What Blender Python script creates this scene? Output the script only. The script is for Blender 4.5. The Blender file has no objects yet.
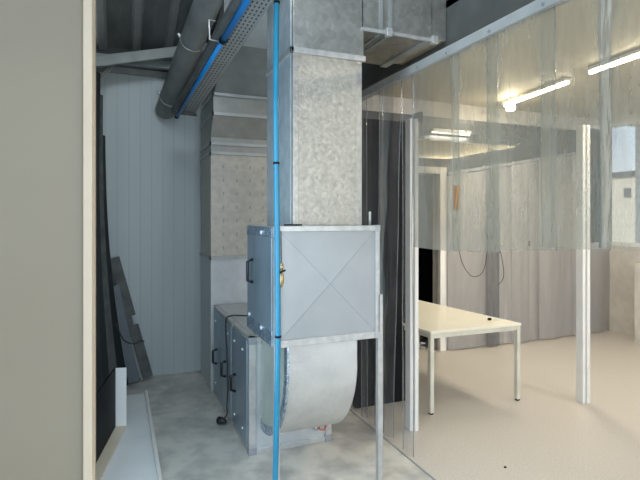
import bpy, bmesh, math, random
from mathutils import Vector, noise
random.seed(7)
sc = bpy.context.scene
COL = sc.collection
R = math.radians

# ------------------------------------------------------------ camera
cam_d = bpy.data.cameras.new('camera'); cam = bpy.data.objects.new('camera', cam_d); COL.objects.link(cam)
cam.location = (0, 0, 1.65); cam.rotation_euler = (R(90), 0, R(-22.4))
cam_d.sensor_width = 36; cam_d.lens = 490/640*36; cam_d.shift_y = -22/640; cam_d.clip_start = .02
sc.camera = cam
sc.view_settings.view_transform = 'Standard'; sc.view_settings.look = 'None'
sc.view_settings.gamma = 1; sc.view_settings.exposure = 0.22
sc.view_settings.use_curve_mapping = False
sc.cycles.transparent_max_bounces = 24

# ------------------------------------------------------------ world and big lights
w = bpy.data.worlds.new('World'); sc.world = w; w.use_nodes = True
nt = w.node_tree; bg = nt.nodes['Background']
tc = nt.nodes.new('ShaderNodeTexCoord'); sx = nt.nodes.new('ShaderNodeSeparateXYZ'); cr = nt.nodes.new('ShaderNodeValToRGB')
cr.color_ramp.elements[0].position = .0; cr.color_ramp.elements[0].color = (.75, .82, .88, 1)
cr.color_ramp.elements[1].position = .35; cr.color_ramp.elements[1].color = (.22, .42, .72, 1)
nt.links.new(tc.outputs['Generated'], sx.inputs[0]); nt.links.new(sx.outputs['Z'], cr.inputs[0]); nt.links.new(cr.outputs[0], bg.inputs[0])
bg.inputs[1].default_value = 1.5

def area(name, loc, rot, sx_, sy_, power, color):
    d = bpy.data.lights.new(name, 'AREA'); d.shape = 'RECTANGLE'; d.size = sx_; d.size_y = sy_; d.energy = power; d.color = color
    o = bpy.data.objects.new(name, d); COL.objects.link(o); o.location = loc; o.rotation_euler = rot
    return o
# cool fill added at an invented left wall opening, unseen behind the jamb
area('side_fill', (-.19, 2.1, 1.45), (R(90), 0, R(-90)), 1.3, 2.1, 30, (.58, .80, 1.0))
# cool top fill added under the closed roof to brighten the aisle floor
area('roof_fill', (.45, 2.0, 4.2), (R(28), 0, 0), 1.2, .9, 42, (.80, .92, 1.0))
# low sun on the buildings outside
sd_ = bpy.data.lights.new('sun', 'SUN'); sd_.energy = 2.5; sd_.color = (1, .88, .70); sd_.angle = R(.5)
sun = bpy.data.objects.new('sun', sd_); COL.objects.link(sun); sun.rotation_euler = Vector((-.85, -.1, .52)).to_track_quat('Z', 'Y').to_euler()
# daylight through the open gate behind the camera
area('gate_daylight', (1.5, -3.9, 1.5), (R(90), 0, 0), 6, 2.6, 88, (.90, .95, 1.0))
# ------------------------------------------------------------ materials
def N(nt, t, **k):
    n = nt.nodes.new(t)
    for a, b in k.items(): setattr(n, a, b)
    return n
def mat(name, c, rough=.6, metal=0.0, c2=None, scale=8.0, detail=4.0, bump=0.0, bscale=None, spec=.5, lo=.35, hi=.65, stretch=(1, 1, 1), vor=0.0):
    m = bpy.data.materials.new(name); m.use_nodes = True
    nt = m.node_tree; p = nt.nodes['Principled BSDF']; L = nt.links
    p.inputs['Base Color'].default_value = (*c, 1); p.inputs['Roughness'].default_value = rough; p.inputs['Metallic'].default_value = metal
    p.inputs['Specular IOR Level'].default_value = spec
    tc = N(nt, 'ShaderNodeTexCoord'); mp = N(nt, 'ShaderNodeMapping'); mp.inputs['Scale'].default_value = stretch
    L.new(tc.outputs['Object'], mp.inputs[0])
    c2 = c2 or tuple(x*.85 for x in c)
    n = N(nt, 'ShaderNodeTexNoise'); n.inputs['Scale'].default_value = scale; n.inputs['Detail'].default_value = detail
    L.new(mp.outputs[0], n.inputs['Vector'])
    r = N(nt, 'ShaderNodeValToRGB'); r.color_ramp.elements[0].position = lo; r.color_ramp.elements[1].position = hi
    r.color_ramp.elements[0].color = (*c2, 1); r.color_ramp.elements[1].color = (*c, 1)
    L.new(n.outputs['Fac'], r.inputs[0]); out = r.outputs[0]
    if vor:
        v = N(nt, 'ShaderNodeTexVoronoi'); v.inputs['Scale'].default_value = vor; L.new(mp.outputs[0], v.inputs['Vector'])
        g = N(nt, 'ShaderNodeRGBToBW'); L.new(v.outputs['Color'], g.inputs[0])
        mr = N(nt, 'ShaderNodeMapRange'); mr.inputs['To Min'].default_value = .82; mr.inputs['To Max'].default_value = 1.12; L.new(g.outputs[0], mr.inputs[0])
        mx = N(nt, 'ShaderNodeMix', data_type='RGBA', blend_type='MULTIPLY'); mx.inputs[0].default_value = 1
        L.new(out, mx.inputs[6]); L.new(mr.outputs[0], mx.inputs[7]); out = mx.outputs[2]
    L.new(out, p.inputs['Base Color'])
    if bump:
        n2 = N(nt, 'ShaderNodeTexNoise'); n2.inputs['Scale'].default_value = bscale or scale*3; n2.inputs['Detail'].default_value = 3
        L.new(mp.outputs[0], n2.inputs['Vector'])
        b = N(nt, 'ShaderNodeBump'); b.inputs['Strength'].default_value = bump; b.inputs['Distance'].default_value = .01
        L.new(n2.outputs['Fac'], b.inputs['Height']); L.new(b.outputs[0], p.inputs['Normal'])
    return m
M = {}
M['concrete'] = mat('concrete', (.68, .64, .555), .38, 0, (.40, .385, .345), 4.5, 14, .2, 14, lo=.36, hi=.62)
M['vinyl'] = mat('vinyl floor', (.57, .525, .46), .34, 0, (.49, .45, .39), 90, 3, 0, lo=.38, hi=.55)
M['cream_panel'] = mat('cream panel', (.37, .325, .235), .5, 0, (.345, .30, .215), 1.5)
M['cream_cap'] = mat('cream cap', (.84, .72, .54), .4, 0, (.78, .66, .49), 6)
M['jamb_brown'] = mat('jamb edge', (.45, .36, .27), .6)
M['wall_panel'] = mat('wall sheet', (.50, .55, .54), .45, 0, (.46, .51, .50), 1.2, stretch=(3, 1, .4))
M['dark_wall'] = mat('dark wall', (.05, .055, .055), .7)
M['black'] = mat('black', (.006, .007, .008), .6, spec=.2)
M['roof'] = mat('roof sheet', (.26, .27, .26), .5, .2, (.16, .17, .165), 3, 5, stretch=(2, .6, 1))
M['rib'] = mat('roof rib', (.36, .37, .355), .5)
M['beam'] = mat('painted beam', (.34, .36, .34), .55, 0, (.25, .27, .255), 5)
M['pipe'] = mat('grey pipe', (.33, .35, .34), .45, .1, (.22, .24, .235), 3)
M['galv'] = mat('galvanised', (.60, .62, .62), .42, .5, (.54, .56, .56), 12, 5, .06, 30)
M['galv_dull'] = mat('dull galvanised', (.40, .395, .365), .45, .4, (.34, .335, .31), 10, 5, .08, 30)
M['duct_shaded'] = mat('shaded duct metal', (.52, .51, .46), .36, .75, (.42, .41, .37), 9, 6, .12, 30, vor=30)  # same duct metal, its unlit upper end put into a darker finish
M['door_skylit'] = mat('skylit galvanised', (.44, .53, .60), .36, .72, (.36, .44, .50), 5, 6, .08, 20, stretch=(1, 1, .5))  # blue of the daylight on the left faces is painted into this metal
M['alu'] = mat('aluminium', (.60, .59, .56), .38, .5, (.50, .49, .465), 20, 3)
M['foil'] = mat('foil insulation', (.56, .515, .435), .42, .4, (.46, .42, .355), 30, 6, .28, 60, vor=50)
M['foil_tape'] = mat('foil tape', (.52, .495, .44), .34, .5, (.42, .40, .36), 30, 5, .45, 40)
M['foil_skylit'] = mat('skylit foil', (.66, .72, .74), .38, .5, (.54, .60, .62), 14, 6, .3, 40)  # foil copy with the cool daylight of the left face in its colour
M['elbow'] = mat('elbow sheet', (.70, .69, .65), .42, .45, (.60, .59, .56), 5, 6, .25, 25)
M['elbow_side'] = mat('elbow side', (.56, .60, .52), .4, .3, (.46, .50, .44), 6, 5)
M['crinkle'] = mat('crinkled tape', (.62, .72, .80), .25, .8, (.25, .36, .48), 26, 6, 1.0, 60)
M['handle'] = mat('black handle', (.012, .012, .014), .35)
M['screw'] = mat('screw', (.85, .86, .86), .3, .5)
M['grey_plastic'] = mat('grey corner', (.32, .33, .34), .5)
M['blue_tube'] = mat('blue tube', (.015, .24, .62), .35, 0, (.012, .20, .54), 3)
M['blue_hose'] = mat('blue hose', (.03, .27, .42), .22, 0, (.025, .23, .37), 4)
M['brass'] = mat('brass', (.62, .45, .22), .3, .9)
M['white_paint'] = mat('white paint', (.88, .85, .79), .4, 0, (.83, .80, .74), 5)
M['white_sheet'] = mat('white sheet', (.93, .93, .89), .4, 0, (.88, .88, .85), 4)
M['table_top'] = mat('table top', (.86, .81, .66), .32, 0, (.83, .78, .63), 3)
M['table_leg'] = mat('table leg', (.74, .70, .57), .4)
M['ceil'] = mat('clean room ceiling', (.58, .53, .42), .6, 0, (.54, .49, .39), 2)
M['ceil_white'] = mat('ceiling slab', (.74, .69, .58), .6)
M['bulkhead'] = mat('bulkhead', (.10, .105, .10), .6, 0, (.075, .08, .075), 6)
def milky(name, c):
    m = mat(name, c, .6); nt = m.node_tree; p = nt.nodes['Principled BSDF']; o = nt.nodes['Material Output']
    t = N(nt, 'ShaderNodeBsdfTranslucent'); t.inputs[0].default_value = (*c, 1); x = N(nt, 'ShaderNodeMixShader'); x.inputs[0].default_value = .8
    nt.links.new(p.outputs[0], x.inputs[1]); nt.links.new(t.outputs[0], x.inputs[2]); nt.links.new(x.outputs[0], o.inputs[0]); return m
M['ceil_white'] = milky('milky soffit sheet', (.80, .76, .66))
M['room_wall'] = mat('room wall', (.62, .59, .54), .6)
M['transom'] = mat('dark transom', (.075, .08, .08), .4)
M['rail'] = mat('curtain rail', (.50, .51, .50), .4, .3, (.42, .43, .42), 6)
M['plank'] = mat('grey plank', (.13, .135, .125), .6, 0, (.075, .08, .075), 8)
M['dark_board'] = mat('blue grey board', (.14, .17, .18), .5)
M['dark_strip'] = mat('dark sheet', (.018, .021, .023), .5, 0, (.018, .022, .024), 5)
M['cable'] = mat('cable', (.02, .02, .022), .5)
M['orange'] = mat('orange tape', (.75, .32, .08), .5)
M['speck'] = mat('scrap', (.7, .7, .68), .5)
M['bld'] = mat('pale render', (.95, .88, .74), .8)
M['bld_dark'] = mat('building glazing', (.10, .11, .13), .3)
M['green'] = mat('dark ground', (.06, .07, .07), .9)
M['red_wire'] = mat('red wire', (.6, .05, .04), .4)

def perforated(name):
    m = mat(name, (.40, .41, .39), .45, .4); nt = m.node_tree; p = nt.nodes['Principled BSDF']; L = nt.links
    tc = N(nt, 'ShaderNodeTexCoord'); sep = N(nt, 'ShaderNodeSeparateXYZ'); L.new(tc.outputs['UV'], sep.inputs[0])
    def wave(sock, freq, th):
        a = N(nt, 'ShaderNodeMath', operation='MULTIPLY'); a.inputs[1].default_value = freq; L.new(sock, a.inputs[0])
        f = N(nt, 'ShaderNodeMath', operation='FRACT'); L.new(a.outputs[0], f.inputs[0])
        g = N(nt, 'ShaderNodeMath', operation='LESS_THAN'); g.inputs[1].default_value = th; L.new(f.outputs[0], g.inputs[0]); return g.outputs[0]
    a = wave(sep.outputs[0], 6, .34); b = wave(sep.outputs[1], 62, .5)
    mu = N(nt, 'ShaderNodeMath', operation='MULTIPLY'); L.new(a, mu.inputs[0]); L.new(b, mu.inputs[1])
    src = p.inputs['Base Color'].links[0].from_socket
    mx = N(nt, 'ShaderNodeMix', data_type='RGBA'); L.new(mu.outputs[0], mx.inputs[0]); L.new(src, mx.inputs[6]); mx.inputs[7].default_value = (.02, .022, .022, 1)
    L.new(mx.outputs[2], p.inputs['Base Color']); return m
M['perf'] = perforated('perforated tray')

def pinned(name):   # insulation face held by rows of small pins
    m = mat(name, (.56, .52, .45), .45, .35, (.47, .435, .375), 18, 6, .25, 60); nt = m.node_tree; p = nt.nodes['Principled BSDF']; L = nt.links
    tc = N(nt, 'ShaderNodeTexCoord'); mp = N(nt, 'ShaderNodeMapping'); L.new(tc.outputs['Object'], mp.inputs[0]); sep = N(nt, 'ShaderNodeSeparateXYZ'); L.new(mp.outputs[0], sep.inputs[0])
    outs = []
    for s, f in ((0, 7.7), (2, 7.7)):
        a = N(nt, 'ShaderNodeMath', operation='MULTIPLY'); a.inputs[1].default_value = f; L.new(sep.outputs[s], a.inputs[0])
        g = N(nt, 'ShaderNodeMath', operation='FRACT'); L.new(a.outputs[0], g.inputs[0])
        h = N(nt, 'ShaderNodeMath', operation='SUBTRACT'); h.inputs[1].default_value = .5; L.new(g.outputs[0], h.inputs[0])
        q = N(nt, 'ShaderNodeMath', operation='ABSOLUTE'); L.new(h.outputs[0], q.inputs[0])
        l = N(nt, 'ShaderNodeMath', operation='LESS_THAN'); l.inputs[1].default_value = .055 if s == 0 else .12; L.new(q.outputs[0], l.inputs[0]); outs.append(l.outputs[0])
    mu = N(nt, 'ShaderNodeMath', operation='MULTIPLY'); L.new(outs[0], mu.inputs[0]); L.new(outs[1], mu.inputs[1])
    src = p.inputs['Base Color'].links[0].from_socket
    mx = N(nt, 'ShaderNodeMix', data_type='RGBA'); L.new(mu.outputs[0], mx.inputs[0]); L.new(src, mx.inputs[6]); mx.inputs[7].default_value = (.36, .33, .29, 1)
    L.new(mx.outputs[2], p.inputs['Base Color']); return m
M['pinned'] = pinned('pinned insulation')

def ribbed(m, freq, dark, width=.06):   # thin vertical joints
    nt = m.node_tree; p = nt.nodes['Principled BSDF']; L = nt.links
    tc = N(nt, 'ShaderNodeTexCoord'); sep = N(nt, 'ShaderNodeSeparateXYZ'); L.new(tc.outputs['Object'], sep.inputs[0])
    a = N(nt, 'ShaderNodeMath', operation='MULTIPLY'); a.inputs[1].default_value = freq; L.new(sep.outputs[0], a.inputs[0])
    f = N(nt, 'ShaderNodeMath', operation='FRACT'); L.new(a.outputs[0], f.inputs[0])
    g = N(nt, 'ShaderNodeMath', operation='LESS_THAN'); g.inputs[1].default_value = width; L.new(f.outputs[0], g.inputs[0])
    src = p.inputs['Base Color'].links[0].from_socket
    mx = N(nt, 'ShaderNodeMix', data_type='RGBA'); L.new(g.outputs[0], mx.inputs[0]); L.new(src, mx.inputs[6]); mx.inputs[7].default_value = (*dark, 1)
    L.new(mx.outputs[2], p.inputs['Base Color'])
ribbed(M['wall_panel'], 9, (.42, .47, .465), .10)

def pvc(name, tint, milk, milk_col, rough=.12, vary=.12, smear=3.0, gloss=1.0):
    m = bpy.data.materials.new(name); m.use_nodes = True; nt = m.node_tree; nt.nodes.clear(); L = nt.links
    out = N(nt, 'ShaderNodeOutputMaterial'); tr = N(nt, 'ShaderNodeBsdfTransparent'); tr.inputs[0].default_value = (*tint, 1)
    df = N(nt, 'ShaderNodeBsdfDiffuse'); df.inputs[0].default_value = (*milk_col, 1)
    tl = N(nt, 'ShaderNodeBsdfTranslucent'); tl.inputs[0].default_value = (*milk_col, 1)
    md = N(nt, 'ShaderNodeMixShader'); md.inputs[0].default_value = .5; L.new(df.outputs[0], md.inputs[1]); L.new(tl.outputs[0], md.inputs[2])
    tc = N(nt, 'ShaderNodeTexCoord'); mp = N(nt, 'ShaderNodeMapping'); mp.inputs['Scale'].default_value = (3, 3, .5); L.new(tc.outputs['Object'], mp.inputs[0])
    n = N(nt, 'ShaderNodeTexNoise'); n.inputs['Scale'].default_value = smear; n.inputs['Detail'].default_value = 7; n.inputs['Roughness'].default_value = .65; L.new(mp.outputs[0], n.inputs['Vector'])
    mr = N(nt, 'ShaderNodeMapRange'); mr.inputs['From Min'].default_value = .35; mr.inputs['From Max'].default_value = .7
    mr.inputs['To Min'].default_value = milk; mr.inputs['To Max'].default_value = milk+vary; L.new(n.outputs['Fac'], mr.inputs[0])
    m1 = N(nt, 'ShaderNodeMixShader'); L.new(mr.outputs[0], m1.inputs[0]); L.new(tr.outputs[0], m1.inputs[1]); L.new(md.outputs[0], m1.inputs[2])
    gl = N(nt, 'ShaderNodeBsdfGlossy'); gl.inputs['Roughness'].default_value = rough; gl.inputs[0].default_value = (1, 1, 1, 1)
    fr = N(nt, 'ShaderNodeFresnel'); fr.inputs[0].default_value = 1.4
    mu = N(nt, 'ShaderNodeMath', operation='MULTIPLY'); mu.inputs[1].default_value = gloss; L.new(fr.outputs[0], mu.inputs[0])
    b = N(nt, 'ShaderNodeBump'); b.inputs['Strength'].default_value = .35; b.inputs['Distance'].default_value = .02
    n2 = N(nt, 'ShaderNodeTexNoise'); n2.inputs['Scale'].default_value = 5; n2.inputs['Detail'].default_value = 3; L.new(mp.outputs[0], n2.inputs['Vector']); L.new(n2.outputs['Fac'], b.inputs['Height'])
    L.new(b.outputs[0], gl.inputs['Normal'])
    m2 = N(nt, 'ShaderNodeMixShader'); L.new(mu.outputs[0], m2.inputs[0]); L.new(m1.outputs[0], m2.inputs[1]); L.new(gl.outputs[0], m2.inputs[2])
    L.new(m2.outputs[0], out.inputs[0]); return m
M['pvc'] = pvc('clear pvc', (.92, .92, .87), .33, (.42, .415, .36), .16, .26, gloss=.35)
M['pvc_edge'] = pvc('pvc edge fold', (.86, .90, .92), .30, (.55, .57, .57), .15, .15)
M['pvc_long'] = pvc('clear pvc long', (.92, .93, .95), .04, (.36, .38, .43), .18, .18, 4.0, gloss=.35)
M['pvc_dark'] = pvc('dark grey pvc', (.6, .6, .62), .62, (.36, .36, .37), .3, .3, 6.0, .3)
M['pvc_back'] = pvc('grey pvc', (.85, .85, .86), .72, (.66, .645, .63), .3, .18, 1.6, .3)

def emit(name, col, s):
    m = bpy.data.materials.new(name); m.use_nodes = True; nt = m.node_tree; nt.nodes.clear()
    e = N(nt, 'ShaderNodeEmission'); e.inputs[0].default_value = (*col, 1); e.inputs[1].default_value = s
    o = N(nt, 'ShaderNodeOutputMaterial'); nt.links.new(e.outputs[0], o.inputs[0]); return m
M['tube'] = emit('lit tube', (1, .90, .70), 26)
M['tube_dim'] = emit('faint tube', (1, .93, .78), 3.5)
M['tube_hot'] = emit('lit lamp', (1, .84, .55), 60)
g = bpy.data.materials.new('window glass'); g.use_nodes = True; gn = g.node_tree; gn.nodes.clear()
go = N(gn, 'ShaderNodeOutputMaterial'); gt = N(gn, 'ShaderNodeBsdfTransparent'); gg = N(gn, 'ShaderNodeBsdfGlossy'); gg.inputs['Roughness'].default_value = .02
gf = N(gn, 'ShaderNodeFresnel'); gm = N(gn, 'ShaderNodeMixShader'); gn.links.new(gf.outputs[0], gm.inputs[0]); gn.links.new(gt.outputs[0], gm.inputs[1]); gn.links.new(gg.outputs[0], gm.inputs[2]); gn.links.new(gm.outputs[0], go.inputs[0])
M['glass'] = g

# ------------------------------------------------------------ mesh helpers
def wloc(o):
    v = Vector((0, 0, 0))
    while o is not None: v += o.location; o = o.parent
    return v
class MB:
    def __init__(s): s.v = []; s.f = []; s.uv = None; s.smooth = False
    def add(s, vs, fs):
        b = len(s.v); s.v += [Vector(x) for x in vs]; s.f += [tuple(b+i for i in f) for f in fs]; return s
    def box(s, x0, x1, y0, y1, z0, z1):
        return s.add([(x, y, z) for z in (z0, z1) for y in (y0, y1) for x in (x0, x1)],
                     [(0, 2, 3, 1), (4, 5, 7, 6), (0, 1, 5, 4), (2, 6, 7, 3), (0, 4, 6, 2), (1, 3, 7, 5)])
    def hexa(s, p):   # 8 points: bottom 4 (ccw), top 4
        return s.add(p, [(3, 2, 1, 0), (4, 5, 6, 7), (0, 1, 5, 4), (1, 2, 6, 5), (2, 3, 7, 6), (3, 0, 4, 7)])
    def bar(s, a, b, w, h, up=(0, 0, 1)):
        a = Vector(a); b = Vector(b); d = (b-a).normalized(); up = Vector(up)
        if abs(d.dot(up)) > .95: up = Vector((0, 1, 0))
        r = d.cross(up).normalized(); u = r.cross(d).normalized(); r *= w/2; u *= h/2
        return s.hexa([a-r-u, a+r-u, b+r-u, b-r-u, a-r+u, a+r+u, b+r+u, b-r+u])
    def tube(s, pts, r, n=10, cap=True):
        pts = [Vector(p) for p in pts]; b = len(s.v); m = len(pts); prev = None
        rr = r if isinstance(r, (list, tuple)) else [r]*m
        for i, p in enumerate(pts):
            d = (pts[min(i+1, m-1)]-pts[max(i-1, 0)]).normalized()
            if prev is None: a = d.cross(Vector((0, 0, 1)) if abs(d.z) < .9 else Vector((1, 0, 0))).normalized()
            else: a = (prev-d*prev.dot(d)).normalized()
            prev = a; c = d.cross(a)
            for k in range(n):
                t = 2*math.pi*k/n; s.v.append(p+(a*math.cos(t)+c*math.sin(t))*rr[i])
        for i in range(m-1):
            for k in range(n):
                k2 = (k+1) % n; s.f.append((b+i*n+k, b+i*n+k2, b+(i+1)*n+k2, b+(i+1)*n+k))
        if cap: s.f.append(tuple(b+k for k in range(n))[::-1]); s.f.append(tuple(b+(m-1)*n+k for k in range(n)))
        s.smooth = True; return s
    def prism_x(s, prof, x0, x1):   # prof = list of (y,z) closed, extruded along x
        n = len(prof); b = len(s.v)
        s.v += [Vector((x0, y, z)) for y, z in prof]+[Vector((x1, y, z)) for y, z in prof]
        for i in range(n): j = (i+1) % n; s.f.append((b+i, b+j, b+n+j, b+n+i))
        s.f.append(tuple(b+i for i in range(n))[::-1]); s.f.append(tuple(b+n+i for i in range(n))); return s
    def build(s, name, m, parent=None, bevel=0.0, rot=None, origin=None):
        me = bpy.data.meshes.new(name)
        vs = s.v
        if rot:
            c, a = Vector(rot[0]), rot[1]; a2 = rot[2] if len(rot) > 2 else a; ca, sa = math.cos(a), math.sin(a); ca2, sa2 = math.cos(a2), math.sin(a2)
            vs = [Vector((c.x+(v.x-c.x)*ca2-(v.y-c.y)*sa, c.y+(v.x-c.x)*sa2+(v.y-c.y)*ca, v.z)) for v in vs]
        if parent is not None: org = wloc(parent)
        elif origin: org = Vector(origin)
        else:
            org = Vector(((min(v.x for v in vs)+max(v.x for v in vs))/2, (min(v.y for v in vs)+max(v.y for v in vs))/2, min(v.z for v in vs)))
        me.from_pydata([v-org for v in vs], [], s.f); me.update()
        bm = bmesh.new(); bm.from_mesh(me); bmesh.ops.recalc_face_normals(bm, faces=bm.faces); bm.to_mesh(me); bm.free()
        o = bpy.data.objects.new(name, me); COL.objects.link(o); me.materials.append(M[m] if isinstance(m, str) else m)
        if parent is not None: o.parent = parent
        else: o.location = org
        if s.uv:
            l = me.uv_layers.new(name='UVMap')
            for poly in me.polygons:
                for li in poly.loop_indices: l.data[li].uv = s.uv[me.loops[li].vertex_index]
        if s.smooth:
            for p in me.polygons: p.use_smooth = True
        if bevel:
            b = o.modifiers.new('bevel', 'BEVEL'); b.width = bevel; b.segments = 2; b.limit_method = 'ANGLE'
        return o
def empty(name, loc):
    o = bpy.data.objects.new(name, None); COL.objects.link(o); o.location = loc; o.empty_display_size = .1; return o
def tag(o, label, cat, group=None, kind=None):
    if label: o['label'] = label
    if cat: o['category'] = cat
    if group: o['group'] = group
    if kind: o['kind'] = kind
    return o
def struct(o, label=None): o['kind'] = 'structure'; return o
def box(*a): return MB().box(*a)

# ------------------------------------------------------------ SETTING
XR = 1.85       # line of the curtain rail and of the floor seam
struct(box(-4, XR, -4, 5.5, -.1, 0).build('floor', 'concrete'))
struct(box(XR, 8, -4, 5.9, -.1, .0).build('floor', 'vinyl'))
struct(box(XR-.012, XR, -4, 5.1, 0, .004).build('trim_1', 'grey_plastic'))
# back wall of the aisle: ribbed sheet with a capping angle
struct(box(-.3, XR+.2, 5.4, 5.48, 0, 3.16).build('wall_back', 'wall_panel'))
struct(box(-.3, XR+.2, 5.37, 5.40, 3.12, 3.18).build('trim_2', 'beam'))
struct(box(-.3, 8, 5.46, 5.5, 3.18, 3.6).build('wall_back_upper', 'dark_wall'))
# left wall of the aisle, with an opening made up to seat the side fill, out of view
lw = MB(); lw.box(-.30, -.22, 1.37, 1.45, 0, 4.4); lw.box(-.30, -.22, 2.85, 5.46, 0, 3.35); lw.box(-.30, -.22, 1.45, 2.85, 2.7, 4.05); lw.box(-.30, -.22, 1.45, 2.85, 0, .35)
struct(lw.build('wall_left', 'dark_wall'))
# wall beside the camera whose end we look past
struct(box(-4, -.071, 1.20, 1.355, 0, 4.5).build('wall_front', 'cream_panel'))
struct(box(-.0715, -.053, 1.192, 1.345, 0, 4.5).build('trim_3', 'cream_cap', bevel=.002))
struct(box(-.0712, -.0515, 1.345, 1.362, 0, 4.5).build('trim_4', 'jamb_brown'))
# outer hall walls behind the camera
struct(box(-4.1, -4, -4, 5.5, 0, 5.9).build('wall_hall_left', 'cream_panel'))
struct(box(7.9, 8.0, -4, 5.5, 0, 5.9).build('wall_hall_right', 'room_wall'))
# roof: ribbed sheets falling away from the camera
def zr(y): return 3.40+.27*(5.46-y)
rf = MB(); rb = MB()
rf.hexa([(-4.1, -4, zr(-4)), (8, -4, zr(-4)), (8, 5.5, zr(5.5)), (-4.1, 5.5, zr(5.5)), (-4.1, -4, zr(-4)+.05), (8, -4, zr(-4)+.05), (8, 5.5, zr(5.5)+.05), (-4.1, 5.5, zr(5.5)+.05)])
x = -3.99
while x < 7.9:
    if x > -1.2 and x < 3:
        rb.hexa([(x-.028, -4, zr(-4)-.045), (x+.028, -4, zr(-4)-.045), (x+.028, 5.45, zr(5.45)-.045), (x-.028, 5.45, zr(5.45)-.045),
                 (x-.05, -4, zr(-4)), (x+.05, -4, zr(-4)), (x+.05, 5.45, zr(5.45)), (x-.05, 5.45, zr(5.45))])
    x += .32
rfo = struct(rf.build('ceiling', 'roof')); struct(rb.build('ceiling_ribs', 'rib'))

# clean room shell
CZ = 3.1
WX = 6.65
struct(box(2.1, 8, -1.5, 5.3, CZ, CZ+.05).build('ceiling_clean_room', 'ceil'))
struct(box(2.1, 2.16, -1.5, 5.3, 2.84, 4.6).build('wall_bulkhead', 'bulkhead'))
cb = MB(); cb.box(2.1, 3.24, 5.1, 5.2, 0, CZ); cb.box(3.24, 3.69, 5.1, 5.2, 2.2, CZ); cb.box(3.69, 6.20, 5.1, 5.2, 0, CZ); cb.box(6.20, WX+.1, 5.1, 5.2, 0, 1.25); cb.box(6.20, WX+.1, 5.1, 5.2, 3.0, CZ)
struct(cb.build('wall_room_back', 'room_wall'))
struct(box(2.1, 6.18, 5.06, 5.1, 2.18, 2.90).build('trim_5', 'transom'))
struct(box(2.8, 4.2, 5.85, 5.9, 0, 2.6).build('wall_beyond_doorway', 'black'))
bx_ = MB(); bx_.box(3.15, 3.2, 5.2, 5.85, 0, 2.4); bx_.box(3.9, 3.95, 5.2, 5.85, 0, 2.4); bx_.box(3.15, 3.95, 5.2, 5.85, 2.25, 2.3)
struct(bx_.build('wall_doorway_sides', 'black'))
rw = MB(); rw.box(WX, WX+.1, -1.5, 5.2, 0, 1.25); rw.box(WX, WX+.1, -1.5, 5.2, 3.02, CZ+.02); rw.box(WX, WX+.1, 5.05, 5.2, 1.25, 3.02); rw.box(WX, WX+.1, -1.5, 3.3, 1.25, 3.02)
struct(rw.build('wall_right', 'room_wall'))
win = empty('window_1', (WX+.05, 4.1, 1.25)); struct(win)
wf = MB(); wf.box(WX-.01, WX+.06, 3.3, 5.05, 1.25, 1.30); wf.box(WX-.01, WX+.06, 3.3, 5.05, 2.97, 3.02); wf.box(WX-.01, WX+.06, 5.025, 5.05, 1.3, 2.97); wf.box(WX-.01, WX+.06, 3.3, 3.35, 1.3, 2.97); wf.box(WX-.01, WX+.06, 4.12, 4.14, 1.3, 2.97)
wf.build('window_frame', 'white_paint', win)
box(WX+.03, WX+.036, 3.35, 5.025, 1.3, 2.97).build('pane', 'glass', win)
w2 = empty('window_2', (6.46, 5.12, 1.25)); struct(w2)
wf = MB(); wf.box(6.20, 6.22, 5.09, 5.16, 1.25, 3.0); wf.box(6.64, 6.66, 5.09, 5.16, 1.25, 3.0); wf.box(6.22, 6.64, 5.09, 5.16, 1.25, 1.29); wf.box(6.22, 6.64, 5.09, 5.16, 2.96, 3.0)
wf.build('window_frame', 'white_paint', w2); box(6.22, 6.64, 5.12, 5.126, 1.29, 2.96).build('pane', 'glass', w2)
# cream soffit slab over the doorway corner
struct(box(2.18, 3.80, 3.92, 5.08, 2.385, 2.395).build('ceiling_soffit', 'ceil_white'))
# doorway frame
dr = empty('door_1', (3.44, 5.08, 0)); struct(dr)
box(3.69, 3.785, 5.04, 5.12, 0, 2.28).build('door_jamb', 'white_paint', dr, bevel=.004)
box(3.15, 3.24, 5.04, 5.12, 0, 2.28).build('door_jamb', 'white_paint', dr, bevel=.004)
box(3.24, 3.69, 5.04, 5.12, 2.2, 2.28).build('door_head', 'white_paint', dr, bevel=.004)

# ------------------------------------------------------------ outside the window
struct(box(12, 120, -40, 90, -3.1, -3.0).build('ground', 'green'))
for (x0, x1, y0, y1, h, lab) in ((40, 52, 27, 37.5, 5.6, 'low pale building outside the window, the left one'), (44, 58, 17, 25.2, 4.6, 'low pale building outside the window, the right one')):
    b = empty('building', ((x0+x1)/2, (y0+y1)/2, -3.0)); tag(b, lab, 'building', 'buildings outside the window')
    box(x0, x1, y0, y1, -3.0, h-.4).build('wall', 'bld', b)
    box(x0-.3, x1+.3, y0-.3, y1+.3, h-.4, h).build('roof', 'bld_dark', b)
    yy = y0+1.2
    while yy < y1-1.2:
        box(x0-.05, x0+.05, yy, yy+.6, h-2.2, h-1.4).build('window', 'bld_dark', b); yy += 2.6

# ------------------------------------------------------------ ROOF STEEL
b = MB()
b.bar((-.25, 5.05, 3.10), (1.85, 5.05, 3.63), .06, .10); tag(b.build('roof_beam', 'beam', bevel=.006), 'grey steel beam rising to the right just under the roof sheets', 'beam')
b = MB(); b.bar((-.25, 5.2, 3.20), (1.8, 5.2, 3.20), .06, .08)
tag(b.build('tie_beam', 'beam', bevel=.006), 'level grey steel beam just above the top of the back wall', 'beam')
b = MB(); b.bar((.72, 5.12, 3.24), (.78, 5.12, 3.36), .05, .05)
b = MB(); b.bar((-.2, 4.95, 2.86), (-.06, 5.18, 3.12), .03, .03)
tag(b.build('corner_brace', 'alu'), 'short pale diagonal brace at the top of the dark left corner', 'brace')

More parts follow.
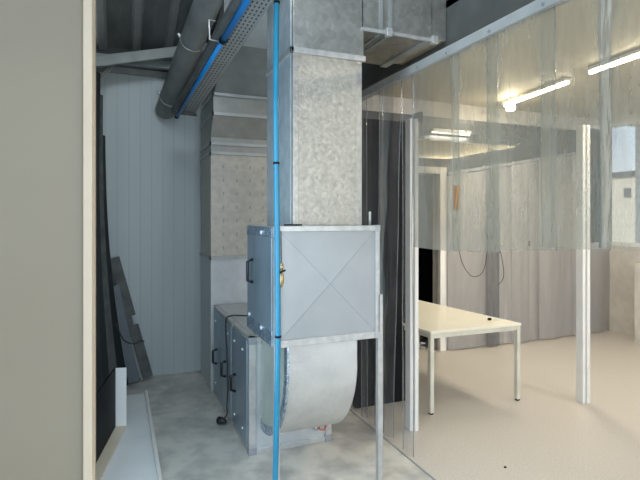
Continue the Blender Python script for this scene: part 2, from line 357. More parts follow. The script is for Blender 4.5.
# ------------------------------------------------------------ big grey pipe
P1 = Vector((.455, 5.36, 2.775)); P0 = Vector((.63, 3.74, 3.296)); d = (P0-P1)
pp = empty('ventilation_pipe', P1); tag(pp, 'thick round grey pipe running up under the roof from the back wall', 'pipe')
MB().tube([P1, P1+d*.5, P0, P0+d*.55], .10, 32).build('pipe_body', 'pipe', pp)
for f in (.16, .70):
    c = P1+d*f; dn = d.normalized()
    tag(MB().tube([c-dn*.006, c+dn*.006], .1045, 32).build('clamp_ring', 'alu', pp, bevel=0), 'pale metal clamp ring', None)
    MB().tube([c+Vector((-.10, 0, .02)), c+Vector((-.115, 0, .05))], .012, 8).build('clamp_bolt', 'screw', pp)

# ------------------------------------------------------------ cable tray with blue tube
A = Vector((.598, 4.80, 2.655)); B = Vector((.766, 2.82, 2.94)); dt = (B-A); B2 = A+dt*1.35; side = dt.cross(Vector((0, 0, 1))).normalized(); side = side if side.x > 0 else -side
tr = empty('cable_tray', A); tag(tr, 'perforated grey metal cable tray sloping up under the roof', 'cable tray')
up = side.cross(dt.normalized()); up = up if up.z > 0 else -up
hw = .085
m = MB(); m.add([A-side*hw, A+side*hw, B2+side*hw, B2-side*hw], [(0, 1, 2, 3)]); m.add([A-side*hw+up*.003, A+side*hw+up*.003, B2+side*hw+up*.003, B2-side*hw+up*.003], [(3, 2, 1, 0)])
m.uv = [(0, 0), (1, 0), (1, 1), (0, 1)]*2
m.build('tray_bottom', 'perf', tr)
m = MB(); m.bar(A+side*hw+up*.025, B2+side*hw+up*.025, .004, .05, up); m.build('tray_side', 'pipe', tr)
m = MB(); m.bar(A-side*hw+up*.025, B2-side*hw+up*.025, .004, .05, up); m.build('tray_side', 'pipe', tr)
m = MB(); q = A-side*(hw+.035)+up*.0; m.bar(q, q+(B2-A), .035, .035, up); m.build('support_rail', 'bulkhead', tr)
m = MB(); q = A+side*.0; m.bar(q-side*.14-up*.012, q+side*.10-up*.012, .03, .02, up); m.build('end_bracket', 'plank', tr)
for f in (.74,):
    c = A+dt*f; m = MB(); m.tube([c-side*.09-up*.02, c-side*.155-up*.02, c-side*.155+up*.12, c-side*.11+up*.12], .006, 8); m.build('hanger', 'alu', tr)
off = -side*(hw-.012)-up*.026
bt = empty('blue_air_pipe', A+off); tag(bt, 'bright blue air pipe clipped along the underside of the cable tray', 'pipe')
s0 = A+off-dt.normalized()*.06
MB().tube([s0, A+off+dt*.76], .0165, 16).build('pipe_run', 'blue_tube', bt)
MB().tube([A+off+dt*.76, A+off+dt*1.35], .022, 16).build('pipe_run', 'blue_tube', bt)
c = A+off+dt*.76; dn = dt.normalized()
tag(MB().tube([c-dn*.02, c+dn*.02], .027, 16).build('coupling', 'black', bt), 'black coupling', None)
MB().tube([s0-dn*.015, s0+dn*.015], .021, 12).build('end_cap', 'black', bt)

# ------------------------------------------------------------ rear duct (from the floor up, behind the cabinet)
rd = empty('rear_duct', (1.13, 5.0, 0)); tag(rd, 'tall dull metal duct rising behind the low ventilation cabinet beside the ribbed back wall', 'duct')
X0, X1 = .815, 1.46
YB = 5.30
MB().prism_x([(4.70, 0), (4.70, 1.27), (YB, 1.27), (YB, 0)], X0, X1).build('lower_casing', 'galv', rd)
MB().prism_x([(4.70, 1.27), (4.70, 2.27), (YB, 2.27), (YB, 1.27)], X0, X1).build('insulated_casing', 'pinned', rd)
MB().prism_x([(4.70, 2.27), (4.70, 2.42), (YB, 2.42), (YB, 2.27)], X0, X1).build('collar_casing', 'galv_dull', rd)
MB().prism_x([(4.70, 2.42), (4.56, 2.62), (YB, 2.62), (YB, 2.42)], X0, X1).build('offset_casing', 'galv_dull', rd)
MB().prism_x([(4.56, 2.62), (4.56, 2.80), (YB, 2.80), (YB, 2.62)], X0, X1).build('upper_casing', 'galv_dull', rd)
MB().prism_x([(4.56, 2.80), (4.12, 3.12), (4.12, 3.5), (YB, 3.2), (YB, 2.80)], X0+.01, X1).build('top_bend', 'pipe', rd)
for z, y in ((1.27, 4.70), (2.27, 4.70), (2.36, 4.70), (2.615, 4.56), (2.795, 4.56)):
    f = MB(); f.box(X0-.014, X1, y-.022, y, z-.014, z+.014); f.box(X0-.014, X0, y-.022, YB, z-.014, z+.014)
    f.build('flange', 'rail', rd)

# ------------------------------------------------------------ low ventilation cabinet
UX0, UX1, UY0, UY1, UZ = .84, 1.464, 3.325, 4.68, .82
ah = empty('ventilation_cabinet', ((UX0+UX1)/2, (UY0+UY1)/2, 0)); tag(ah, 'low galvanised ventilation cabinet on the concrete floor with black handled side doors', 'ventilation unit')
MB().box(UX0+.012, UX1-.012, UY0+.012, UY1, .03, UZ-.012).build('casing', 'galv', ah)
fr = MB(); t = .05
fr.box(UX0, UX0+t, UY0, UY0+t, .0, UZ); fr.box(UX1-t, UX1, UY0, UY0+t, 0, UZ)
fr.box(UX0, UX1, UY0+.002, UY0+t, 0, .04); fr.box(UX0, UX1, UY0+.002, UY0+t, UZ-.04, UZ)
fr.box(UX0, UX0+.03, UY0, UY1, 0, .035); fr.box(UX0, UX0+.05, UY0, UY1, UZ-.03, UZ); fr.box(UX1-t, UX1, UY0, UY1, UZ-.03, UZ)
fr.box(UX0, UX0+.03, UY1-.03, UY1, 0, UZ); fr.box(UX0-.003, UX0+.03, 3.86, 3.89, 0, UZ)
tag(fr.build('frame', 'alu', ah, bevel=.003), 'pale aluminium frame', None)
MB().box(UX0+.04, UX1-.04, UY0+.05, UY1, UZ-.005, UZ+.004).build('top_panel', 'galv', ah)
for cx in (UX0, UX1-t):
    for cz in (0, UZ-.05):
        MB().box(cx-.004, cx+t+.004, UY0-.004, UY0+t, cz, cz+.05).build('corner_cap', 'grey_plastic', ah, bevel=.004)
def handle(o, x, y, z, s=.13):
    MB().tube([(x, y, z-s/2), (x-.035, y, z-s/2+.012), (x-.035, y, z+s/2-.012), (x, y, z+s/2)], .011, 8).build('handle', 'handle', o)
for (y0, y1, hy) in ((3.375, 3.86, (3.73,)), (3.89, 4.65, (4.10, 4.50))):
    dd = MB().box(UX0-.006, UX0+.012, y0+.004, y1-.004, .045, UZ-.035).build('door', 'door_skylit', ah, bevel=.003)
    for h in hy: handle(dd, UX0-.006, h, .385)
    for sy, sz in ((y0+.12, .13), (y0+.12, .70), (y1-.1, .13), (y1-.1, .70)):
        MB().tube([(UX0-.004, sy, sz), (UX0-.014, sy, sz)], .011, 8).build('fixing', 'screw', dd)
    for z in (.2, .6):
        pass
# pale strip with screws beside the elbow on the cabinet front
MB().box(.925, .96, UY0-.006, UY0+.012, .25, UZ-.05).build('screw_strip', 'alu', ah)
for i in range(8): MB().tube([(.942, UY0-.005, .28+i*.065), (.942, UY0-.010, .28+i*.065)], .005, 6).build('strip_screw', 'screw', ah)
# black cable over the top of the cabinet and down its side with a plug
pts = [(1.0, 4.0, .835), (.93, 4.05, .835), (.86, 4.03, .84), (.815, 4.0, .80), (.81, 3.93, .55), (.81, 3.89, .3), (.80, 3.88, .16), (.795, 3.86, .10), (.77, 3.90, .035)]
def smooth(pts, n=6):
    P = [Vector(p) for p in pts]; out = []
    for i in range(len(P)-1):
        a, b, c, e = P[max(i-1, 0)], P[i], P[i+1], P[min(i+2, len(P)-1)]
        for k in range(n):
            t = k/n; out.append(.5*((2*b)+(c-a)*t+(2*a-5*b+4*c-e)*t*t+(-a+3*b-3*c+e)*t**3))
    out.append(P[-1]); return out
cbl = empty('power_cable', (.77, 3.90, 0)); tag(cbl, 'black cable hanging down the cabinet side with its plug on the concrete', 'cable')
MB().tube(smooth(pts), .006, 8).build('cord', 'cable', cbl)
MB().tube([(.79, 3.88, .035), (.765, 3.91, .035), (.745, 3.935, .033)], [.014, .026, .03], 12).build('plug', 'cable', cbl)

# ------------------------------------------------------------ plenum box on legs
BX0, BX1, BY0, BY1, BZ0, BZ1 = .833, 1.52, 2.70, 3.33, .91, 1.60
pb = empty('plenum_box', ((BX0+BX1)/2, (BY0+BY1)/2, 0)); tag(pb, 'square galvanised plenum box on thin legs with a cross creased front', 'duct box')
cm = mat('cross creased sheet', (.44, .45, .445), .45, .3, (.40, .41, .405), 4, 6, .08, 30)
_nt = cm.node_tree; _p = _nt.nodes['Principled BSDF']; _L = _nt.links
cxp, czp = (BX0+BX1)/2+.0, (BZ0+BZ1)/2
fp = MB(); a0, a1, c0, c1 = BX0+.035, BX1-.03, BZ0+.03, BZ1-.03; yy = BY0+.012
fp.add([(a0, yy, c0), (a1, yy, c0), (a1, yy, c1), (a0, yy, c1), ((a0+a1)/2, yy-.012, (c0+c1)/2)], [(0, 1, 4), (1, 2, 4), (2, 3, 4), (3, 0, 4)])
fpo = fp.build('front_panel', cm, pb)
cre = MB(); ctr = Vector(((a0+a1)/2, yy-.0125, (c0+c1)/2))
for q in ((a0, yy, c0), (a1, yy, c0), (a1, yy, c1), (a0, yy, c1)): cre.bar(q, ctr, .0022, .002, (0, 1, 0))
cre.build('crease', 'grey_plastic', fpo)
MB().box(BX0+.012, BX1-.012, BY0+.02, BY1-.01, BZ0+.01, BZ1-.008).build('casing', 'galv', pb)
fr = MB()
fr.box(BX0, BX0+.035, BY0, BY0+.035, BZ0, BZ1); fr.box(BX1-.03, BX1, BY0, BY0+.03, BZ0, BZ1)
fr.box(BX0, BX1, BY0+.002, BY0+.03, BZ1-.03, BZ1+.004); fr.box(BX0, BX1, BY0+.002, BY0+.03, BZ0-.012, BZ0+.03)
fr.box(BX0, BX0+.03, BY0, BY1, BZ1-.03, BZ1+.002); fr.box(BX0, BX0+.03, BY0, BY1, BZ0-.01, BZ0+.03)
fr.box(BX0, BX0+.03, BY1-.03, BY1, BZ0, BZ1); fr.box(BX1-.03, BX1, BY0, BY1, BZ1-.03, BZ1); fr.box(BX1-.03, BX1, BY0, BY1, BZ0, BZ0+.03)
tag(fr.build('frame', 'alu', pb, bevel=.003), 'pale aluminium frame', None)
for cx_ in (BX0-.003, BX1-.036):
    for cz_ in (BZ0-.013, BZ1-.033): MB().box(cx_, cx_+.039, BY0-.003, BY0+.036, cz_, cz_+.039).build('corner_cap', 'rail', pb, bevel=.003)
sd = MB().box(BX0-.008, BX0+.012, BY0+.045, BY1-.012, BZ0+.075, BZ1-.06).build('side_door', 'door_skylit', pb, bevel=.003)
sd['label'] = 'left side door with blue daylight painted into its metal'
tp = MB(); tp.box(BX0-.010, BX0+.010, BY0+.04, BY1-.005, BZ1-.062, BZ1-.004); tp.build('door_tape', 'crinkle', pb)
tp = MB(); tp.box(BX0-.010, BX0+.010, BY0+.04, BY1-.005, BZ0-.008, BZ0+.078); tp.build('door_tape', 'crinkle', pb)
handle(sd, BX0-.008, 3.17, 1.30, .15)
for sy, sz in ((2.95, 1.56), (2.95, .97), (3.25, 1.0)): MB().tube([(BX0-.008, sy, sz), (BX0-.018, sy, sz)], .014, 8).build('fixing', 'screw', sd)
for (lx, ly) in ((BX0-.006, BY0-.006), (BX1-.012, BY0-.0)):
    MB().box(lx, lx+.034, ly, ly+.034, 0, BZ0 if lx < 1 else 1.17).build('leg', 'alu', pb, bevel=.003)
MB().tube([(BX1-.05, 2.74, BZ1), (BX1-.05, 2.74, BZ1+.09)], .008, 8).build('top_pin', 'alu', pb)
MB().box(BX0+.06, BX0+.17, BY0+.01, BY0+.02, BZ1+.005, BZ1+.014).build('top_clip', 'black', pb)

# ------------------------------------------------------------ elbow
EX0, EX1 = .93, 1.395
el = empty('duct_elbow', (1.16, 3.0, .2)); tag(el, 'curved metal duct elbow under the plenum box bending into the low cabinet', 'duct')
Yf, Ye, Zt, Zb, rI = 2.765, UY0, BZ0-.012, .175, .06
zc = Zb+ (Ye-Yf)*1.02
outer = [(Yf, Zt)]+[(Ye-(Ye-Yf)*math.cos(t), zc-(zc-Zb)*math.sin(t)) for t in [math.pi/2*i/20 for i in range(21)]]
inner = [(Ye, Zt-.12), (Ye-.03, Zt-.06), (Ye-.05, Zt)]
prof = outer+inner
sh = MB(); n = len(outer)
for y_, z_ in outer: sh.v += [Vector((EX0, y_, z_)), Vector((EX1, y_, z_))]
for i in range(n-1): sh.f.append((2*i, 2*i+1, 2*i+3, 2*i+2))
bmv = sh; o = bmv.build('curved_sheet', 'elbow', el)
bmm = bmesh.new(); bmm.from_mesh(o.data); bmesh.ops.remove_doubles(bmm, verts=bmm.verts, dist=1e-5); bmm.to_mesh(o.data); bmm.free()
for p in o.data.polygons: p.use_smooth = True
for x0, nm in ((EX0, 'elbow_side'), (EX1-.004, 'elbow')):
    MB().prism_x(prof, x0+.001, x0+.004).build('side_cheek', nm, el)
ed = MB()
for i in range(n-1):
    a = Vector((EX0, *outer[i])); b2 = Vector((EX0, *outer[i+1])); ctrv = Vector((EX0, Ye, Zt))
    ia = a+(ctrv-a).normalized()*.05; ib = b2+(ctrv-b2).normalized()*.05; xo = -.004
    ed.add([(EX0+xo, a.y, a.z), (EX0+xo, b2.y, b2.z), (EX0+xo, ib.y, ib.z), (EX0+xo, ia.y, ia.z)], [(0, 1, 2, 3)])
    oa = a+(ctrv-a).normalized()*-.003; ob = b2+(ctrv-b2).normalized()*-.003
    ed.add([(EX0+xo, oa.y, oa.z), (EX0+xo, ob.y, ob.z), (EX0+.012, ob.y, ob.z), (EX0+.012, oa.y, oa.z)], [(0, 1, 2, 3)])
tag(ed.build('edge_tape', 'crinkle', el), 'crinkled bluish foil tape', None)
MB().tube([(1.345, 3.31, .145), (1.36, 3.30, .11), (1.39, 3.30, .10), (1.42, 3.31, .13), (1.425, 3.32, .16)], .005, 8).build('red_wire', 'red_wire', ah)
MB().tube([(1.335, 3.325, .12), (1.335, 3.305, .12)], .018, 12).build('cable_gland', 'alu', ah)

# ------------------------------------------------------------ tall front duct with its branch to the right
DX0, DX1, DY0, DY1 = .97, 1.43, 2.78, 3.31
fd = empty('supply_duct', (1.2, 3.04, BZ1)); tag(fd, 'tall foil clad duct rising from the plenum box and branching right at the top', 'duct')
MB().box(DX0, DX1, DY0, DY1, BZ1-.008, 2.66).build('riser_casing', 'foil', fd, bevel=.008)
MB().box(DX0, DX1+.02, DY0-.0, DY1, 2.66, 3.35).build('riser_head', 'duct_shaded', fd, bevel=.008)
sdp = MB().box(DX0-.006, DX0, DY0+.03, DY1-.0, BZ1, 3.34).build('side_skylit', 'foil_skylit', fd)  # thin sheet that carries the painted daylight tint of the left face
for x0, x1 in ((DX0-.002, DX0+.035), (DX1-.04, DX1+.002)):
    tag(MB().box(x0, x1, DY0-.004, DY0+.03, BZ1, 2.65).build('edge_tape', 'foil_tape', fd, bevel=.002), 'shinier foil tape', None)
f = MB(); f.box(DX0-.02, DX1+.02, DY0-.024, DY0, 2.64, 2.675); f.box(DX0-.02, DX0, DY0-.024, DY1, 2.64, 2.675)
f.build('flange', 'alu', fd, bevel=.003)
HB = 2.85
MB().box(DX1-.0, 1.965, DY0+.0, 3.38, HB, 3.35).build('branch_casing', 'duct_shaded', fd, bevel=.006)
MB().box(1.965, 2.10, DY0+.02, 3.36, HB+.02, 3.33).build('branch_end', 'duct_shaded', fd, bevel=.006)
for x in (1.56, 1.63): MB().box(x, x+.02, DY0-.012, 3.38, HB-.012, 3.35).build('flange', 'pipe', fd)
f = MB(); f.box(DX1, 1.97, DY0-.014, DY0+.004, HB-.01, HB+.012); f.build('bottom_edge', 'alu', fd)
for x in (1.60, 1.955): MB().box(x, x+.045, DY0-.03, DY0+.01, HB-.025, HB+.03).build('corner_bolt', 'alu', fd, bevel=.006)
MB().box(1.90, 1.96, DY0-.01, 3.38, HB-.014, HB).build('flange', 'pipe', fd)

# ------------------------------------------------------------ blue hose with brass valve
hx, hy = .806, 2.57
hs = empty('air_hose', (hx, hy, 0)); tag(hs, 'long blue air hose hanging straight down in front of the plenum box', 'hose')
pts = []
for i in range(40):
    z = 3.35*(1-i/39); pts.append((hx+.006*math.sin(z*2.1)-(.016*max(0, 1-z)), hy+.004*math.sin(z*3), z+.017 if i == 39 else z))
MB().tube(pts, .0155, 16).build('hose_body', 'blue_hose', hs)
for z in (1.0, 1.95, 2.83): MB().tube([(hx+.006*math.sin(z*2.1), hy, z-.006), (hx+.006*math.sin(z*2.1), hy, z+.006)], .018, 14).build('hose_ring', 'black', hs)
vx, vy = hx+.022, hy-.006
vl = empty('brass_valve', (vx, vy, 1.27)); tag(vl, 'small brass air valve hanging beside the blue hose', 'valve')
MB().tube([(vx, vy, 1.27), (vx, vy, 1.285), (vx, vy, 1.29), (vx, vy, 1.34), (vx, vy, 1.345), (vx, vy, 1.37), (vx, vy, 1.375), (vx, vy, 1.40)], [.006, .010, .014, .014, .009, .009, .013, .011], 12).build('valve_body', 'brass', vl)
MB().bar((vx-.012, vy-.014, 1.352), (vx+.018, vy-.014, 1.365), .012, .008).build('lever', 'black', vl)
MB().tube([(vx, vy, 1.40), (vx-.003, vy, 1.58)], .0025, 6).build('hanging_wire', 'cable', vl)

# ------------------------------------------------------------ left corner: leaning dark sheets, planks, white channels
def sheet(name, a, b, wv, thick, bow, m, label, cat, group=None):
    a = Vector(a); b = Vector(b); wv = Vector(wv); n = 14; mb = MB(); nrm = (b-a).cross(wv).normalized()*thick
    for s in range(2):
        for i in range(n+1):
            t = i/n; c = a.lerp(b, t)+Vector(bow)*math.sin(math.pi*t)
            mb.v += [c-wv/2+nrm*s, c+wv/2+nrm*s]
    K = 2*(n+1)
    for i in range(n):
        j = 2*i; mb.f += [(j, j+1, j+3, j+2), (K+j, K+j+2, K+j+3, K+j+1), (j, j+2, K+j+2, K+j), (j+1, K+j+1, K+j+3, j+3)]
    mb.f += [(0, K, K+1, 1), (2*n, 2*n+1, K+2*n+1, K+2*n)]
    o = mb.build(name, m); tag(o, label, cat, group); return o
names = ['dark flexible sheet leaning in the left corner, nearest the cream jamb', 'second dark flexible sheet leaning in the left corner', 'third dark flexible sheet leaning in the left corner', 'fourth dark flexible sheet in the left corner, reaching nearest the floor boards', 'outermost dark flexible sheet in the left corner with its foot furthest right']
for i, (bx, by, tx, top) in enumerate(((-.16, 4.35, -.19, 2.75), (-.13, 4.55, -.185, 2.9), (-.09, 4.75, -.18, 2.95), (-.03, 4.95, -.175, 2.8), (.04, 5.12, -.17, 2.45))):
    sheet('dark_sheet', (bx, by, 0), (tx, by, top), (.03+.02*i, .16, 0), .006, (-.035-.005*i, 0, 0), 'dark_strip' if i != 3 else 'plank', names[i], 'sheet', 'dark sheets leaning in the left corner')
# notched plank and slimmer one
def plank(a, b, w0, th, label, notch=False, m='plank'):
    a = Vector(a); b = Vector(b); d = (b-a).normalized(); r = Vector((d.z, 0, -d.x)); t = Vector((0, th, 0)); mb = MB()
    Lg = (b-a).length
    def seg(s0, s1, r0, r1):
        p = [a+d*s0+r*r0, a+d*s0+r*r1, a+d*s0+r*r1+t, a+d*s0+r*r0+t, a+d*s1+r*r0, a+d*s1+r*r1, a+d*s1+r*r1+t, a+d*s1+r*r0+t]; mb.hexa(p)
    if notch: seg(0, .55*Lg-.14, 0, w0); seg(.55*Lg-.14, .55*Lg-.04, 0, w0*.55); seg(.55*Lg-.04, Lg, 0, w0)
    else: seg(0, Lg, 0, w0)
    return tag(mb.build('plank', m), label, 'plank', 'planks leaning by the back wall')
plank((.235, 5.30, .01), (-.085, 5.30, 1.24), .10, .02, 'dark grey notched board leaning left against the ribbed back wall', True)
plank((.215, 5.26, .01), (-.02, 5.26, .90), .018, .02, 'slim pale grey strip leaning in front of the notched board', False, 'beam')
plank((.10, 5.20, .01), (-.09, 5.20, .98), .10, .015, 'bluish grey board leaning just left of the notched board', False, 'dark_board')
# loose black cable ends
tag(MB().tube(smooth([(-.02, 5.0, .66), (.05, 4.98, .50), (.14, 4.96, .46), (.20, 4.96, .48), (.23, 4.98, .47)]), .006, 8).build('loose_cable', 'cable'), 'short loose black cable sticking out of the dark sheets', 'cable')
# open tray standing on edge: dark inside, white returns at the far end and along the bottom
ty = empty('metal_tray', (-.05, 3.75, 0)); tag(ty, 'open tray with dark inside and white rims standing on its edge by the jamb', 'tray')
F = Vector((-.018, 4.06, 0)); Nn = Vector((-.198, 3.173, 0)); dd = (Nn-F).normalized(); pr = Vector((-dd.y, dd.x, 0)); pr = pr if pr.x > 0 else -pr
def quadbox(mb, p, q, off0, off1, z0, z1):
    mb.hexa([p+pr*off0+Vector((0, 0, z0)), q+pr*off0+Vector((0, 0, z0)), q+pr*off1+Vector((0, 0, z0)), p+pr*off1+Vector((0, 0, z0)),
             p+pr*off0+Vector((0, 0, z1)), q+pr*off0+Vector((0, 0, z1)), q+pr*off1+Vector((0, 0, z1)), p+pr*off1+Vector((0, 0, z1))])
ZZ = .045
mb = MB(); quadbox(mb, F, Nn, -.012, 0, ZZ, .50); mb.build('back_plate', 'black', ty)
mb = MB(); quadbox(mb, F+dd*-.012, F, 0, .078, ZZ, .50); mb.build('end_rim', 'white_sheet', ty, bevel=.002)
mb = MB(); quadbox(mb, F, Nn, 0, .078, ZZ, ZZ+.012); mb.build('bottom_rim', 'cream_cap', ty, bevel=.002)
# white channel on the floor
wc = empty('floor_channel', (.1, 3.8, 0)); tag(wc, 'long white metal panel with a raised right lip lying on the concrete', 'panel')
MB().box(-.13, .225, 2.2, 4.78, .004, .040).build('panel_face', 'white_sheet', wc, bevel=.003)
tag(MB().box(.225, .25, 2.2, 4.80, .0, .062).build('lip', 'white_paint', wc, bevel=.004), 'brighter raised lip', None)

# ------------------------------------------------------------ CURTAIN RAIL AND STRIPS
ra = empty('curtain_rail', (XR, 2.4, 2.63)); tag(ra, 'long pale metal curtain rail above the hanging clear strips', 'rail')
MB().box(XR-.012, XR+.05, -.8, 5.0, 2.63, 2.688).build('rail_profile', 'rail', ra, bevel=.003)
for i, y in enumerate((3.42, 3.2, 2.98, 2.76, 2.45, 2.08, 1.72)):
    MB().tube([(XR-.018, y, 2.65), (XR-.010, y, 2.65)], .008, 8).build('rail_screw', 'grey_plastic', ra)

def strip(y0, y1, zt, zb, m, label, xo=0.0, bulge=.012, seed=0, y0b=None, y1b=None, edge=True, group='clear strips hanging from the curtain rail', x=None, xb=0.0, zb1=None):
    """hanging clear strip; y0<y1 at the top, y0b/y1b at the bottom; long edges curl a little"""
    nx, nz = 20, 40; mb = MB(); y0b = y0 if y0b is None else y0b; y1b = y1 if y1b is None else y1b; zb1 = zb if zb1 is None else zb1
    base = XR+.015 if x is None else x
    for j in range(nz+1):
        v = j/nz
        for i in range(nx+1):
            u = i/nx; ya = y0+(y0b-y0)*v; yb = y1+(y1b-y1)*v; y = ya+(yb-ya)*u
            zlo = zb+(zb1-zb)*u
            wob = noise.noise(Vector((u*1.5+seed*7.3, v*2.2, seed)))*.022*v**.6 + noise.noise(Vector((u*4+seed*3.1, v*6, seed+5)))*.005
            X = base+xo+xb*v+wob-bulge*(1-(2*u-1)**2)+(.010*max(0, abs(2*u-1)-.86)/.14)*(.3+v)
            mb.v.append(Vector((X, y, zt+(zlo-zt)*v)))
    for j in range(nz):
        for i in range(nx):
            a = j*(nx+1)+i; mb.f.append((a, a+1, a+nx+2, a+nx+1))
    mb.smooth = True
    o = mb.build('clear_strip', m); tag(o, label, 'strip curtain', group)
    if edge:
        e = MB()
        for side_ in (0, nx):
            pts = [mb.v[j*(nx+1)+side_]+Vector((-.002, 0, 0)) for j in range(0, nz+1)]
            e.tube(pts, .0028, 6)
        e.build('edge_bead', 'pvc_edge', o)
    return o
ST = 2.635
strip(2.37, 2.862, ST, 1.45, 'pvc', 'short clear strip furthest from camera, in front of the door frame', .000, seed=1, zb1=1.452)
strip(2.06, 2.45, ST, 1.462, 'pvc', 'short clear strip second from the near post, over the middle of the table', .010, seed=2, zb1=1.45)
strip(1.68, 2.13, ST, 1.50, 'pvc', 'short clear strip left of the far white post, third of the short ones', .000, seed=3, zb1=1.475)
strip(1.42, 1.77, ST, 1.515, 'pvc', 'short clear strip hanging before the far white post and the window edge', .012, seed=4, zb1=1.51)
strip(1.03, 1.455, ST, 1.523, 'pvc', 'short clear strip at the right edge of the photo before the window', .000, seed=5, zb1=1.525)
strip(.66, 1.11, ST, 1.53, 'pvc', 'nearest short clear strip, mostly past the right edge of the photo', .012, seed=6, zb1=1.53)
strip(2.862, 2.99, ST, .01, 'pvc_long', 'floor length clear strip just beside the near white post', -.004, seed=11, bulge=.02)
strip(3.02, 3.33, ST, .012, 'pvc_long', 'floor length clear strip pulled aside left of the dark slit', .008, seed=12, y0b=3.17, y1b=3.42, bulge=.03)
strip(3.27, 3.62, ST, .012, 'pvc_long', 'floor length clear strip partly behind the tall foil duct', -.006, seed=13, bulge=.03)
strip(3.56, 3.95, ST, .012, 'pvc_long', 'floor length clear strip mostly hidden behind the tall foil duct', .012, seed=14, bulge=.02)
# orange tape on a strip
tag(box(XR+.018, XR+.021, 2.375, 2.425, 1.70, 1.84).build('tape_patch', 'orange'), 'small orange tape patch on the clear strip above the table', 'tape')

# posts
def post(cx, cy, w_, h, label, rotz=0.0):
    e = empty('post', (cx, cy, 0)); tag(e, label, 'post', 'white frame posts in the clean room')
    MB().box(cx-w_/2, cx-.006, cy-.035, cy+.035, 0, h).build('post_half', 'white_paint', e, bevel=.002)
    MB().box(cx+.004, cx+w_/2, cy-.045, cy+.035, 0, h).build('post_half', 'white_paint', e, bevel=.002)
    MB().box(cx-.006, cx+.004, cy-.02, cy+.02, 0, h).build('groove', 'grey_plastic', e)
    return e
post(2.122, 3.27, .069, 2.42, 'white post standing just behind the full length clear strip')
post(3.858, 3.17, .08, 2.48, 'white grooved post standing alone on the beige floor right of the table')
b = MB(); b.box(2.15, 2.18, 3.20, 3.28, 2.40, 2.47)
tag(b.build('post_bracket', 'black'), 'black bracket at the top of the near white post', 'bracket')

# black partition behind the full length strips
pn = empty('black_partition', (2.12, 3.9, 0)); tag(pn, 'tall black partition panel behind the floor length clear strips', 'panel')
MB().box(1.90, 2.405, 3.80, 3.86, 0.0, 2.52).build('panel_face', 'black', pn, bevel=.004)
MB().box(2.13, 2.15, 3.79, 3.80, 0.0, 2.5).build('joint_strip', 'plank', pn)

# ------------------------------------------------------------ table
tb_c = (3.35, 3.41, 0); rot = ((3.37, 3.40, 0), R(6.0), R(-2.0))
tb = empty('table', (2.85, 4.1, 0)); tag(tb, 'cream rectangular table with square legs on the beige floor', 'table')
tx0, tx1, ty0, ty1, tz = 2.415, 3.37, 3.40, 4.85, .70
MB().box(tx0, tx1, ty0, ty1, tz-.022, tz).build('tabletop', 'table_top', tb, bevel=.003, rot=rot)
ap = MB(); ap.box(tx0+.03, tx1-.03, ty0+.012, ty0+.042, tz-.062, tz-.022); ap.box(tx0+.03, tx1-.03, ty1-.04, ty1-.01, tz-.062, tz-.022); ap.box(tx0+.012, tx0+.042, ty0+.02, ty1-.02, tz-.062, tz-.022); ap.box(tx1-.042, tx1-.012, ty0+.02, ty1-.02, tz-.062, tz-.022)
ap.build('apron', 'table_leg', tb, rot=rot)
for lx in (tx0+.004, tx1-.04):
    for ly in (ty0+.006, ty1-.047):
        lg = MB().box(lx, lx+.035, ly, ly+.035, .012, tz-.022).build('leg', 'table_leg', tb, bevel=.002, rot=rot)
        MB().box(lx+.003, lx+.032, ly+.003, ly+.032, 0, .014).build('foot', 'black', lg, rot=rot)
tag(MB().tube([(3.17, 3.60, tz+.012), (3.20, 3.605, tz+.012)], .012, 10).build('marker_cap', 'black'), 'tiny black cap lying on the cream table near its right corner', 'cap')
tag(MB().tube([(3.22, 3.58, tz+.006), (3.33, 3.56, tz+.006)], .006, 8).build('white_pen', 'white_paint'), 'thin white pen lying on the cream table beside the black cap', 'pen')

# ------------------------------------------------------------ back curtain of the clean room
xs = [3.81, 4.38, 4.52, 4.78, 5.02, 5.26, 5.60, 5.88, 6.12, 6.60]
ordn = ['first', 'second', 'third', 'fourth', 'fifth', 'sixth', 'seventh', 'eighth', 'ninth']
def back_strip(x0, x1, zt0, zt1, label, seed):
    nx, nz = 12, 10; mb = MB()
    for j in range(nz+1):
        for i in range(nx+1):
            u = i/nx; v = j/nz; z = (zt0+(zt1-zt0)*u)*(1-v)+.02*v
            y = 4.985-.03*math.sin(math.pi*u)-.02*noise.noise(Vector((u*3+seed*3, v*1.2, seed)))
            mb.v.append(Vector((x0-.03+(x1-x0+.06)*u, y+(.02 if seed % 2 else -.02), z)))
    for j in range(nz):
        for i in range(nx): a = j*(nx+1)+i; mb.f.append((a, a+1, a+nx+2, a+nx+1))
    mb.smooth = True; o = mb.build('back_curtain_strip', 'pvc_dark' if seed == 2 else 'pvc_back'); tag(o, label, 'strip curtain', 'grey strips hung along the back of the clean room')
for i in range(9):
    a = 2.16+(xs[i]-3.74)*.17; b_ = 2.16+(xs[i+1]-3.74)*.17
    if i == 8: a = b_ = 1.3
    back_strip(xs[i], xs[i+1], a, b_, 'cloudy grey strip along the far wall, %s counted from the dark doorway' % ordn[i], i+1)
struct(MB().bar((3.79, 5.02, 2.20), (6.14, 5.02, 2.59), .03, .04).build('trim_6', 'grey_plastic'))
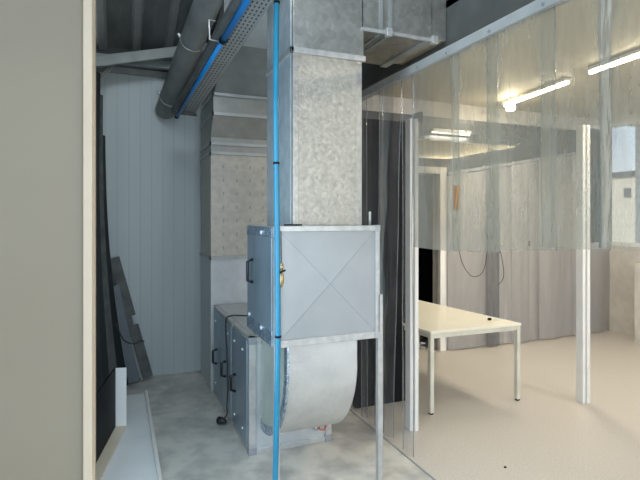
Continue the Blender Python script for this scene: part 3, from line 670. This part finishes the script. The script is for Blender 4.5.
# cables on the back curtain
tag(MB().tube(smooth([(3.83, 4.97, 1.55), (3.84, 4.91, 1.45), (3.90, 4.90, 1.12), (4.05, 4.89, .93), (4.22, 4.89, .98), (4.30, 4.9, 1.25), (4.31, 4.91, 1.40), (4.32, 4.97, 1.5)]), .004, 6).build('hanging_cable', 'cable'), 'thin dark cable looping on the far curtain nearest the doorway', 'cable')
tag(MB().tube(smooth([(4.43, 4.97, 1.55), (4.44, 4.91, 1.45), (4.52, 4.89, 1.15), (4.55, 4.89, .9), (4.46, 4.89, .80)]), .004, 6).build('hanging_cable', 'cable'), 'thin dark hooked cable on the far curtain above the table corner', 'cable')
for k, (x, z, lb) in enumerate(((4.98, 1.28, 'left of two small dark marks on the far curtain'), (5.35, 1.29, 'right of two small dark marks on the far curtain'))):
    tag(box(x, x+.025, 4.90, 4.91, z, z+.07).build('hook', 'plank'), lb, 'hook')
# beige cabinet by the right wall
cbx = empty('cabinet', (6.47, 4.15, 0)); tag(cbx, 'plain beige cabinet against the right wall at the photo edge', 'cabinet')
MB().box(6.30, 6.64, 3.6, 4.40, 0, 1.05).build('body', 'room_wall', cbx, bevel=.004)
MB().box(6.29, 6.30, 3.62, 4.38, .05, 1.02).build('door', 'room_wall', cbx, bevel=.003)
# scraps in the doorway
for k, (x, y, r_, lb) in enumerate(((3.33, 5.22, .03, 'crumpled pale scrap at the foot of the dark doorway, left one'), (3.52, 5.22, .035, 'crumpled pale scrap at the foot of the dark doorway, right one'))):
    pts = [(x+.06*math.cos(a*1.3)*(1-a*.05), y+.03*math.sin(a*2.1), .012+.012*a) for a in range(7)]
    tag(MB().tube(smooth(pts), .009, 6).build('scrap', 'speck'), lb, 'scrap', 'scraps in the dark doorway')
tag(MB().tube([(2.367, 2.529, 0), (2.367, 2.529, .006)], .009, 8).build('dark_chip', 'black'), 'tiny black spot on the beige floor in the foreground', 'chip')

# ------------------------------------------------------------ ceiling tubes of the clean room
def tube_lamp(a, b, label, power, tm='tube', rr=.018):
    a = Vector(a); b = Vector(b); e = empty('tube_lamp', (a+b)/2); tag(e, label, 'lamp', 'ceiling tube lamps')
    m = MB(); m.bar(a+Vector((0, 0, .03)), b+Vector((0, 0, .03)), .07, .03); m.build('housing', 'white_paint', e)
    MB().tube([a, b], rr, 12).build('tube', tm, e)
    d = bpy.data.lights.new('tube_light', 'AREA'); d.shape = 'RECTANGLE'; d.size = .12; d.size_y = (b-a).length; d.energy = power; d.color = (1, .92, .80)
    o = bpy.data.objects.new('tube_light', d); COL.objects.link(o); o.location = Vector((0, 0, -.03)); o.parent = e
    ang = math.atan2(b.y-a.y, b.x-a.x); o.rotation_euler = (0, 0, ang-math.pi/2); return e
zt = CZ-.055
tube_lamp((4.43, 4.74, zt), (4.28, 3.69, zt), 'lit ceiling tube, the far one with a hot bright end', 26)
tube_lamp((4.19, 3.36, zt), (4.05, 2.15, zt), 'lit ceiling tube cut by the right edge of the photo', 28)
tube_lamp((3.2, .7, zt), (3.05, -.9, zt), 'lit ceiling tube of the clean room outside the right edge of the photo', 48)
tube_lamp((3.55, 5.02, 2.70), (4.12, 5.02, 2.70), 'short lit tube on the dark transom above the pale soffit', 7, 'tube_dim', .010)
e = empty('spot_lamp', (4.34, 4.55, CZ-.14)); tag(e, 'small very bright round lamp at the far tube end', 'lamp')
MB().tube([(4.34, 4.55, CZ-.16), (4.34, 4.55, CZ-.12), (4.34, 4.55, CZ-.08)], [.05, .055, .03], 16).build('bulb', 'tube_hot', e)
MB().tube([(4.34, 4.55, CZ-.085), (4.34, 4.55, CZ)], .012, 8).build('stem', 'white_paint', e)
